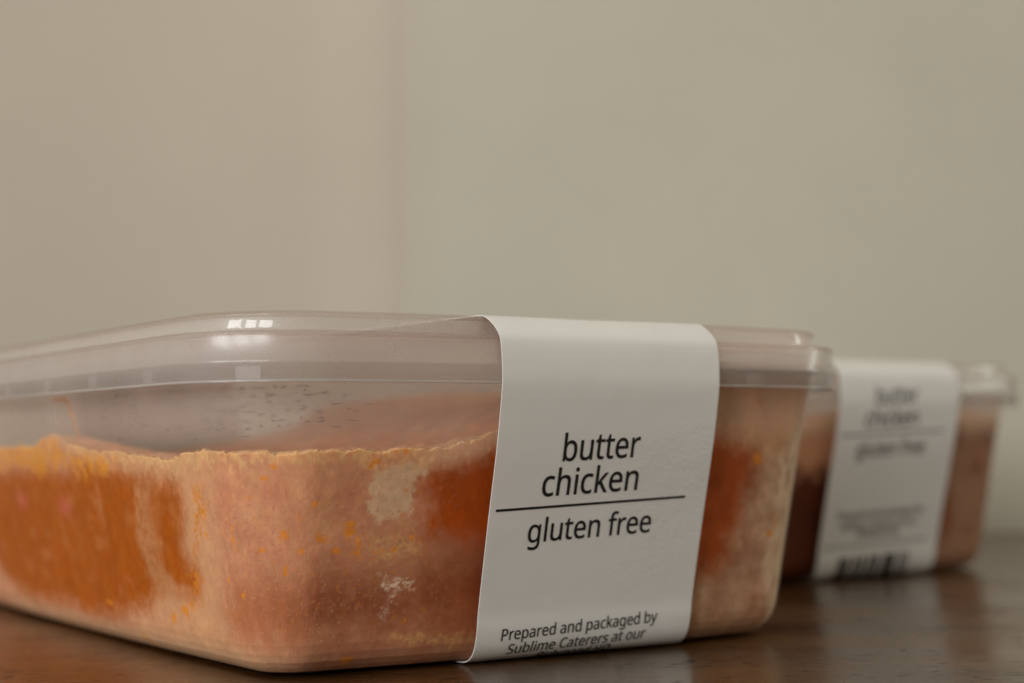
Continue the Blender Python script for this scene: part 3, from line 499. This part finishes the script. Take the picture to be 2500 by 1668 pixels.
def wall_colour(s, z, top, kind, seed):
    n1 = fbm(s*.35, z*.35, seed, 4)-.5; n2 = fbm(s*1.1+7, z*1.25, seed+3, 4)-.5; n3 = fbm(s*2.5, z*2.7, seed+9, 3)-.5
    nv = fbm(s*.7, z*.3, seed+12, 4)-.5
    ws, wz = s+2.6*n2+1.8*n1, z+3.0*(fbm(s*.8, z*.8, seed+21, 4)-.5)+.8*n3
    def M(poly, soft): return 1-sstep(-soft, soft, poly_sd(ws, wz, poly))
    def mix(c, target, k): return c*(1-k[:, None])+np.asarray(target)*k[:, None]
    c = np.tile(FROST, (len(s), 1))
    c = mix(c, PINK*1.02, np.clip(.45+1.8*n1+.6*nv*sstep(0, -30, s), 0, 1)*.8)
    c = mix(c, CREAM, np.clip(n2*2.2, 0, 1)*.28)
    c = mix(c, [.50, .20, .14], np.clip(-3.2*(fbm(s*.9+31, z*.9, seed+61, 4)-.5)-.15, 0, 1)*.32)
    if kind == 0:
        c = mix(c, np.array([.70, .38, .21]), sstep(-8, -20, s)*sstep(-60, -30, s)*.7)
        c = mix(c, [.30, .082, .034], M(PL['sauce_right_dim'], 6.0)*np.clip(.9+.5*n2, .5, 1))
        c = mix(c, [.44, .145, .06], M(PL['sauce_mid'], 4.0)*.8)
        c = mix(c, [.30, .06, .012], sstep(24, 44, s)*sstep(62, 50, s)*sstep(2, 6, z)*sstep(34, 16, z)*.7)
        sl = M(PL['sauce_left'], 2.6); c = mix(c, SAUCE+np.array([.08, .04, .0])*nv[:, None]*.7, sl*np.clip(1.05+.5*n1, .8, 1))
        c = mix(c, [.50, .15, .03], sl*np.clip(n1*3+.05, 0, 1)*.2); c = mix(c, [.62, .28, .11], sl*np.clip(fbm(s*.22+5, z*.3, seed+71, 4)*3-1.7, 0, 1)*.4)
        for q, w, tg in (('streak', 1.0, [.55, .24, .10]), ('streak2', 1.0, [.55, .20, .07])):
            c = mix(c, tg, M(PL[q], w*1.4)*np.clip(.8+1.5*n2, 0, .88))
        for ps, pz in ((-99, 22.4), (-74.8, 21.8)):
            c = mix(c, [.62, .13, .10], np.exp(-((s-ps)/3.)**2-((z-pz)/1.6)**2)*.6)
        c = mix(c, SAUCE_D*(1+.5*n1[:, None]), M(PL['sauce_right'], 2.5)*.96)
        c = mix(c, CREAM*.9, M(PL['fatmid'], 1.6)*np.clip(.35+2*n3, 0, .8))
        c = mix(c, CREAM*.95, M(PL['fatband'], .8)*np.clip(.5+2*n3, 0, .8))
        c = mix(c, ICE*np.array([.88, .78, .66]), M(PL['patch'], .6)*np.clip(.9+1.0*n3, .4, 1))
        c = mix(c, ICE, M(PL['ice'], .5)*np.clip(.55+4*n3, 0, .9))
        # right of the sleeve
        rr = sstep(62, 74, s)
        c = mix(c, np.array([.46, .26, .165])+np.array([.3, .26, .2])*n1[:, None], rr)
        c = mix(c, [.72, .40, .19], rr*sstep(28, 36, wz))
        c = mix(c, [.55, .30, .11], rr*sstep(92, 84, s)*np.exp(-((z-36.5)/1.8)**2)*.7)
        c = mix(c, SAUCE_D*np.array([.9, .9, 1])*(1+.5*n1[:, None]), M(PL['r_dark'], 3.4)*.93)
        c = mix(c, PALE, M(PL['r_light'], 4.0)*np.clip(.62+sstep(98, 106, s)*.3+1.5*n1, 0, .95))
        # long side beyond the corner and the back
        far = sstep(122, 135, s)*sstep(-128, -120, s-PER*(s > PER/2))
        # cream frost rim along the filling line with yellow stain
        d = top-z
        rim = sstep(2.9+7*n1+4*n2, .2+3*n2, d)*(1-sstep(60, 74, s)*.6)
        c = mix(c, CREAM*np.array([1, 1.02, 1.25])*(.95+.6*n3[:, None]), np.clip(rim, 0, 1)*np.clip(.72+1.6*n2, .3, 1))
        c = mix(c, [.80, .50, .34], sstep(24, 34, s)*sstep(60, 50, s)*sstep(3.6, .3, d)*.9)
        yl = M(PL['yellow_left'], 1.2); c = mix(c, [.80, .32, .015], yl*np.clip(.60+1.8*nv+1.8*n2, 0, 1)*.85)
        c = mix(c, YEL*.9, np.clip(M(PL['yellow_streak'], .8)+M(PL['yellow_streak_b'], .8), 0, 1)*np.clip(.35+2.2*n3+1.2*n2, 0, .9))
        c = mix(c, YEL*.85, rim*np.clip(n3*4-.55, 0, 1)*.8)
        for fs, fz, a, b in FLECKS:
            m = (np.abs(s-fs) < 4) & (np.abs(z-fz) < 4)
            if m.any():
                q = np.hypot((ws[m]-fs-1.2*n1[m])/a, (z[m]-fz)/b); k = np.zeros(len(s)); k[m] = sstep(1.3, .7, q+1.2*n3[m])
                c = mix(c, YEL if fs < 60 else YEL*.8, k*.75)
        # fine speckles of fat in the frosted corner
        sp = fbm(s*2.1, z*1.9, seed+31, 2); area = sstep(-22, -10, s)*sstep(40, 26, s)*sstep(4, 8, z)*sstep(30, 24, z)
        c = mix(c, YEL*.9, sstep(.78, .85, sp)*area*.6)
        c = mix(c, [.50, .20, .14], sstep(.26, .20, sp)*area*.7)
        sp2 = fbm(s*4.2, z*4.2, seed+35, 2); c = mix(c, [.86, .62, .46], sstep(.78, .84, sp2)*sstep(-26, -14, s)*sstep(26, 16, s)*.3)
        c = mix(c, [.80, .50, .30], sstep(5, 1.5, z+2*n2)*sstep(-125, -110, s)*sstep(20, -10, s)*.55)
    else:
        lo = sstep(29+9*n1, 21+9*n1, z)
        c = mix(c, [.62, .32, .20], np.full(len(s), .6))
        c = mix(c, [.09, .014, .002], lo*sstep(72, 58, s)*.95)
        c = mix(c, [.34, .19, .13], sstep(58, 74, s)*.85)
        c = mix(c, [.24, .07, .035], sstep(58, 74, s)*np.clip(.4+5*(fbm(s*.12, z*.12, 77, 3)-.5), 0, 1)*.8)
        c = mix(c, [.74, .50, .26], sstep(3.5, 1, top-z)*.8)
    return np.clip(c, 0, 1)

def make_food(root, kind, seed, ds_fine, dz):
    # perimeter samples: dense where the camera looks
    s = [np.arange(-125, 125, ds_fine), np.arange(125, PER-125, 2.5)]
    s = np.concatenate(s); n = len(s)
    P, Nn = per_pt(s)
    g = .34
    rim_o = body_off(38.)+g; q = P-rim_o*Nn
    top = height(q[:, 0], q[:, 1], kind, seed)
    top += .5*(fbm(s*.9, s*0, seed+2, 3)-.5)+.25*(fbm(s*4, s*0, seed+4, 2)-.5)+.5*(fbm(s*.35, s*0, seed+8, 2)-.5)
    top = np.minimum(top, 44)
    m = int(34/dz); f = np.linspace(0, 1, m+1); rows = []; cols = []
    for k in range(m+1):
        z = .52+(top-.52)*f[k]; o = body_off(z)+g
        # frost makes the pressed face slightly uneven
        o = o+.05*(fbm(s*1.7, z*1.7, seed+40, 3))
        rows.append(np.column_stack([P-o[:, None]*Nn, z])); cols.append(wall_colour(np.where(s > PER/2, s-PER, s), z, top, kind, seed))
    # rounded lip and the top, shrinking to the middle
    edge = rows[-1]
    kk = np.concatenate([1-np.array([.004, .010, .018, .03]), np.linspace(.95, .02, 40)])
    for k in kk:
        xy = edge[:, :2]*k; hz = height(xy[:, 0], xy[:, 1], kind, seed); b = sstep(1.0, .96, np.full(n, k))
        z = edge[:, 2]*(1-b)+hz*b+.25*math.sin(min(1, (1-k)/.03)*math.pi)
        z = np.minimum(z, 44.3+0*z)
        rows.append(np.column_stack([xy, z]))
        nn = fbm(xy[:, 0]*.12, xy[:, 1]*.12, seed+50, 4)[:, None]; n4 = fbm(xy[:, 0]*.9, xy[:, 1]*.9, seed+51, 3)[:, None]
        c = np.array([.78, .31, .17])*(1-nn)+np.array([.86, .56, .40])*nn; c = c*(.75+.5*n4)
        e = sstep(.94, .99, np.full(n, k))[:, None]; cols.append(np.clip(c*(1-e)+(np.array([.72, .42, .23])*(.65+.6*n4))*e, 0, 1))
    base = rows[0]; R = len(rows)
    V = np.concatenate(rows+[[[0, 0, rows[-1][:, 2].mean()]], [[0, 0, .52]]]); C = np.concatenate(cols+[[PINK], [PINK]])
    i = np.arange(n); j = (i+1) % n; F = []
    for r in range(R-1):
        F.append(np.column_stack([r*n+i, r*n+j, (r+1)*n+j, (r+1)*n+i]))
    F = np.concatenate(F); me = bpy.data.meshes.new('frozen_curry')
    T = np.concatenate([np.column_stack([(R-1)*n+i, (R-1)*n+j, np.full(n, R*n)]), np.column_stack([j, i, np.full(n, R*n+1)])])
    me.vertices.add(len(V)); me.vertices.foreach_set('co', (V*MM).astype(np.float32).ravel())
    loops = np.concatenate([F.ravel(), T.ravel()]); me.loops.add(len(loops)); me.loops.foreach_set('vertex_index', loops.astype(np.int32))
    ls = np.concatenate([np.arange(len(F))*4, len(F)*4+np.arange(len(T))*3])
    me.polygons.add(len(ls)); me.polygons.foreach_set('loop_start', ls.astype(np.int32))
    me.polygons.foreach_set('use_smooth', np.ones(len(ls), bool)); me.update(calc_edges=True); me.validate()
    at = me.color_attributes.new('col', 'FLOAT_COLOR', 'POINT')
    at.data.foreach_set('color', np.column_stack([C, np.ones(len(C))]).astype(np.float32).ravel())
    me.materials.append(M_FOOD); o = bpy.data.objects.new('frozen_curry', me); COL.objects.link(o)
    o.location = root.location; o.rotation_euler = root.rotation_euler
    return o

def lens_mesh(items):
    """small flat drops: list of (centre, tangent u, tangent v, normal, a, b, h)"""
    V, F = [], []
    for c, u, v, n, a, b, h in items:
        i0 = len(V); K = 9
        for r, hh in ((1, 0), (.7, .72), (0, 1)):
            if r == 0: V.append(c+n*h); break
            for k in range(K):
                t = 2*math.pi*k/K; wob = 1+.22*math.sin(3*t+a*7)
                V.append(c+u*(a*r*math.cos(t)*wob)+v*(b*r*math.sin(t)*wob)+n*(h*hh))
        for k in range(K):
            l = (k+1) % K
            F += [(i0+k, i0+l, i0+K+l, i0+K+k), (i0+K+k, i0+K+l, i0+2*K)]
    return V, F
def drop_mat():
    m, nt, out = mat('water_drop')
    tr = N(nt, 'ShaderNodeBsdfTransparent', i_Color=(.50, .41, .37, 1)); gl = N(nt, 'ShaderNodeBsdfGlossy', i_Roughness=.05)
    fr = schlick(nt, .05); mx = N(nt, 'ShaderNodeMixShader')
    L(nt, fr, mx.inputs[0]); L(nt, tr.outputs[0], mx.inputs[1]); L(nt, gl.outputs[0], mx.inputs[2]); L(nt, mx.outputs[0], out.inputs[0]); return m
M_DROP = drop_mat()
def make_drops(parent):
    rnd = random.Random(5); items = []
    def drop(s, z, a, b, h=.12, tilt=0):
        P, Nn = per_pt(np.array([s])); p2, _ = per_pt(np.array([s+.1])); u = (p2[0]-P[0]); u = u/np.linalg.norm(u)
        o = body_off(z)+.46; c = np.array([*(P[0]-o*Nn[0]), z]); u = np.array([u[0], u[1], math.tan(tilt)]); u /= np.linalg.norm(u)
        items.append((c, u, np.array([0, 0, 1.]), np.array([-Nn[0][0], -Nn[0][1], 0]), a, b, h))
    for row, z0 in enumerate((39.6, 38.9, 37.6, 36.6, 35.2, 34.2, 33.0)):
        s = -60+rnd.random()*6
        while s < 20:
            dens = (1 if -24 < s < 14 else .45) if row < 5 else .35
            if rnd.random() < dens*.55:
                l = rnd.uniform(.25, 1.1)*(1.2 if s < -10 else .8); drop(s, z0+rnd.uniform(-.25, .25), l*1.3, rnd.uniform(.06, .15), .08, rnd.uniform(-.10, .10))
            s += rnd.uniform(.9, 3.4)
    for _ in range(95):
        drop(rnd.gauss(-6, 9), rnd.uniform(34, 39.9), rnd.uniform(.12, .55), rnd.uniform(.08, .22), .12, rnd.uniform(-.3, .3))
    V, F = lens_mesh(items); o = link_mesh('condensation', V, F, M_DROP, parent); o['kind'] = 'stuff'; return o
def make_smear(parent):
    """streak of sauce dried on the inside of the long wall"""
    path = [(-73.5, 39.7, .15), (-70, 39.85, .35), (-67, 39.8, .5), (-65.2, 39.2, .55), (-64.7, 38.0, .75), (-64.2, 36.8, .6), (-63.6, 35.6, .4), (-62.9, 34.4, .5), (-62.4, 33.2, .3)]
    V, F = [], []
    for k, (s_, z, w) in enumerate(path):
        ds, dz = ((path[min(k+1, 8)][0]-path[max(k-1, 0)][0]), (path[min(k+1, 8)][1]-path[max(k-1, 0)][1])); l = math.hypot(ds, dz)
        for q, e in ((-1, 0), (-.4, .12), (.4, .12), (1, 0)):
            s2, z2 = s_-dz/l*w*q, z+ds/l*w*q; P, Nn = per_pt(np.array([s2])); o = float(body_off(z2))+.46+e; r = P[0]-o*Nn[0]; V.append((r[0], r[1], z2))
    for k in range(8):
        for q in range(3): F.append((4*k+q, 4*k+q+1, 4*k+q+5, 4*k+q+4))
    m = simple('dried_sauce', (.62, .26, .05), .4, .3)
    return link_mesh('sauce_smear', V, F, m, parent)
M_RIME = simple('ice_crystal', (.80, .70, .62), .3, .6)
def make_crumbs(parent, food_seed):
    """tiny ice crystals clinging along the filling line and on the frosted corner"""
    rnd = random.Random(8); V, F = [], []
    def crystal(c, r):
        i0 = len(V); pts = [Vector((rnd.gauss(0, 1), rnd.gauss(0, 1), rnd.gauss(0, 1))).normalized()*r*rnd.uniform(.6, 1.3) for _ in range(5)]
        for d in pts: V.append((c[0]+d.x, c[1]+d.y, c[2]+d.z))
        for a, b, d in ((0, 1, 2), (0, 2, 3), (0, 3, 4), (1, 2, 4), (1, 3, 4), (0, 1, 3), (2, 3, 4)): F.append((i0+a, i0+b, i0+d))
    def put(s, z, r):
        P, Nn = per_pt(np.array([s])); o = float(body_off(z))+.55; q = P[0]-o*Nn[0]; crystal((q[0], q[1], z), r)
    ss = np.array([rnd.uniform(-75, 44) for _ in range(420)]); P, Nn = per_pt(ss); q = P-(body_off(38.)+.5)*Nn
    tp = height(q[:, 0], q[:, 1], 0, food_seed)
    for s, t in zip(ss, tp): put(s, min(t, 43)+rnd.uniform(-.5, .2), rnd.uniform(.04, .14))
    for _ in range(70): put(rnd.uniform(-16, 24), rnd.uniform(6, 28), rnd.uniform(.03, .09))
    for _ in range(70): put(rnd.gauss(24.5, 2.2), rnd.gauss(21.5, .9), rnd.uniform(.05, .13))
    o = link_mesh('ice_crystals', V, F, M_RIME, parent, smooth=False); o['kind'] = 'stuff'; return o

# ---------------------------------------------------------------- the setting
def structure(name, verts, faces, m):
    o = link_mesh(name, verts, faces, m, smooth=False); o['kind'] = 'structure'; return o
structure('tabletop', [(-1600, -300, 0), (1600, -300, 0), (1600, 900, 0), (-1600, 900, 0), (-1600, -300, -30), (1600, -300, -30), (1600, 900, -30), (-1600, 900, -30)],
          [(0, 1, 2, 3), (7, 6, 5, 4), (0, 4, 5, 1), (1, 5, 6, 2), (2, 6, 7, 3), (3, 7, 4, 0)], wood_mat())
def make_wall():
    """left wall ending in a soft plastered edge that stands a little proud of the right wall"""
    cx, cy = -38.0, 597.0
    def slope(x): return .13 if x >= cx else -.30*float(sstep(-50, -215, x))
    xs = np.concatenate([[-1000], np.arange(-240, -8, 2.0), [620]]); ys = [0.0]
    for a, b in zip(xs[:-1], xs[1:]): ys.append(ys[-1]-slope((a+b)/2)*(b-a))
    ys = np.array(ys); ys += cy-np.interp(cx, xs, ys)
    front = [(float(x), float(y)-1.6*float(sstep(-75, -44, x))*(1-float(sstep(-45, -24, x)))) for x, y in zip(xs, ys)]
    back = [(x, y+80) for x, y in front]; pts = front+back[::-1]; n = len(pts)
    V = [(x, y, -40) for x, y in pts]+[(x, y, 1500) for x, y in pts]
    F = [tuple(range(n))[::-1], tuple(range(n, 2*n))]+[(i, (i+1) % n, n+(i+1) % n, n+i) for i in range(n)]
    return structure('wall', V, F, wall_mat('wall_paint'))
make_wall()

# ---------------------------------------------------------------- things
near = make_container(C1, YAW, 0.0)
near['label'] = 'sharp near clear plastic food tub with white sleeve reading butter chicken'
far = make_container(C2, YAW2, 10.9)
far['label'] = 'blurred clear plastic food tub behind, its white sleeve showing a barcode'
for o in (near, far): o['category'] = 'food container'; o['group'] = 'sleeved takeaway tubs on the table'
tub = [c for c in near.children if c.name.startswith('tub')][0]
make_drops(tub); make_smear(tub); make_crumbs(tub, 3)
f1 = make_food(near, 0, 3, .22, .17); f1['label'] = 'frozen orange curry with cream frost inside the sharp near tub'
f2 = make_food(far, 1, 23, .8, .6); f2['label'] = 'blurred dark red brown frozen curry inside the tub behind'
for o in (f1, f2): o['category'] = 'frozen food'; o['group'] = 'frozen curry blocks in the tubs'
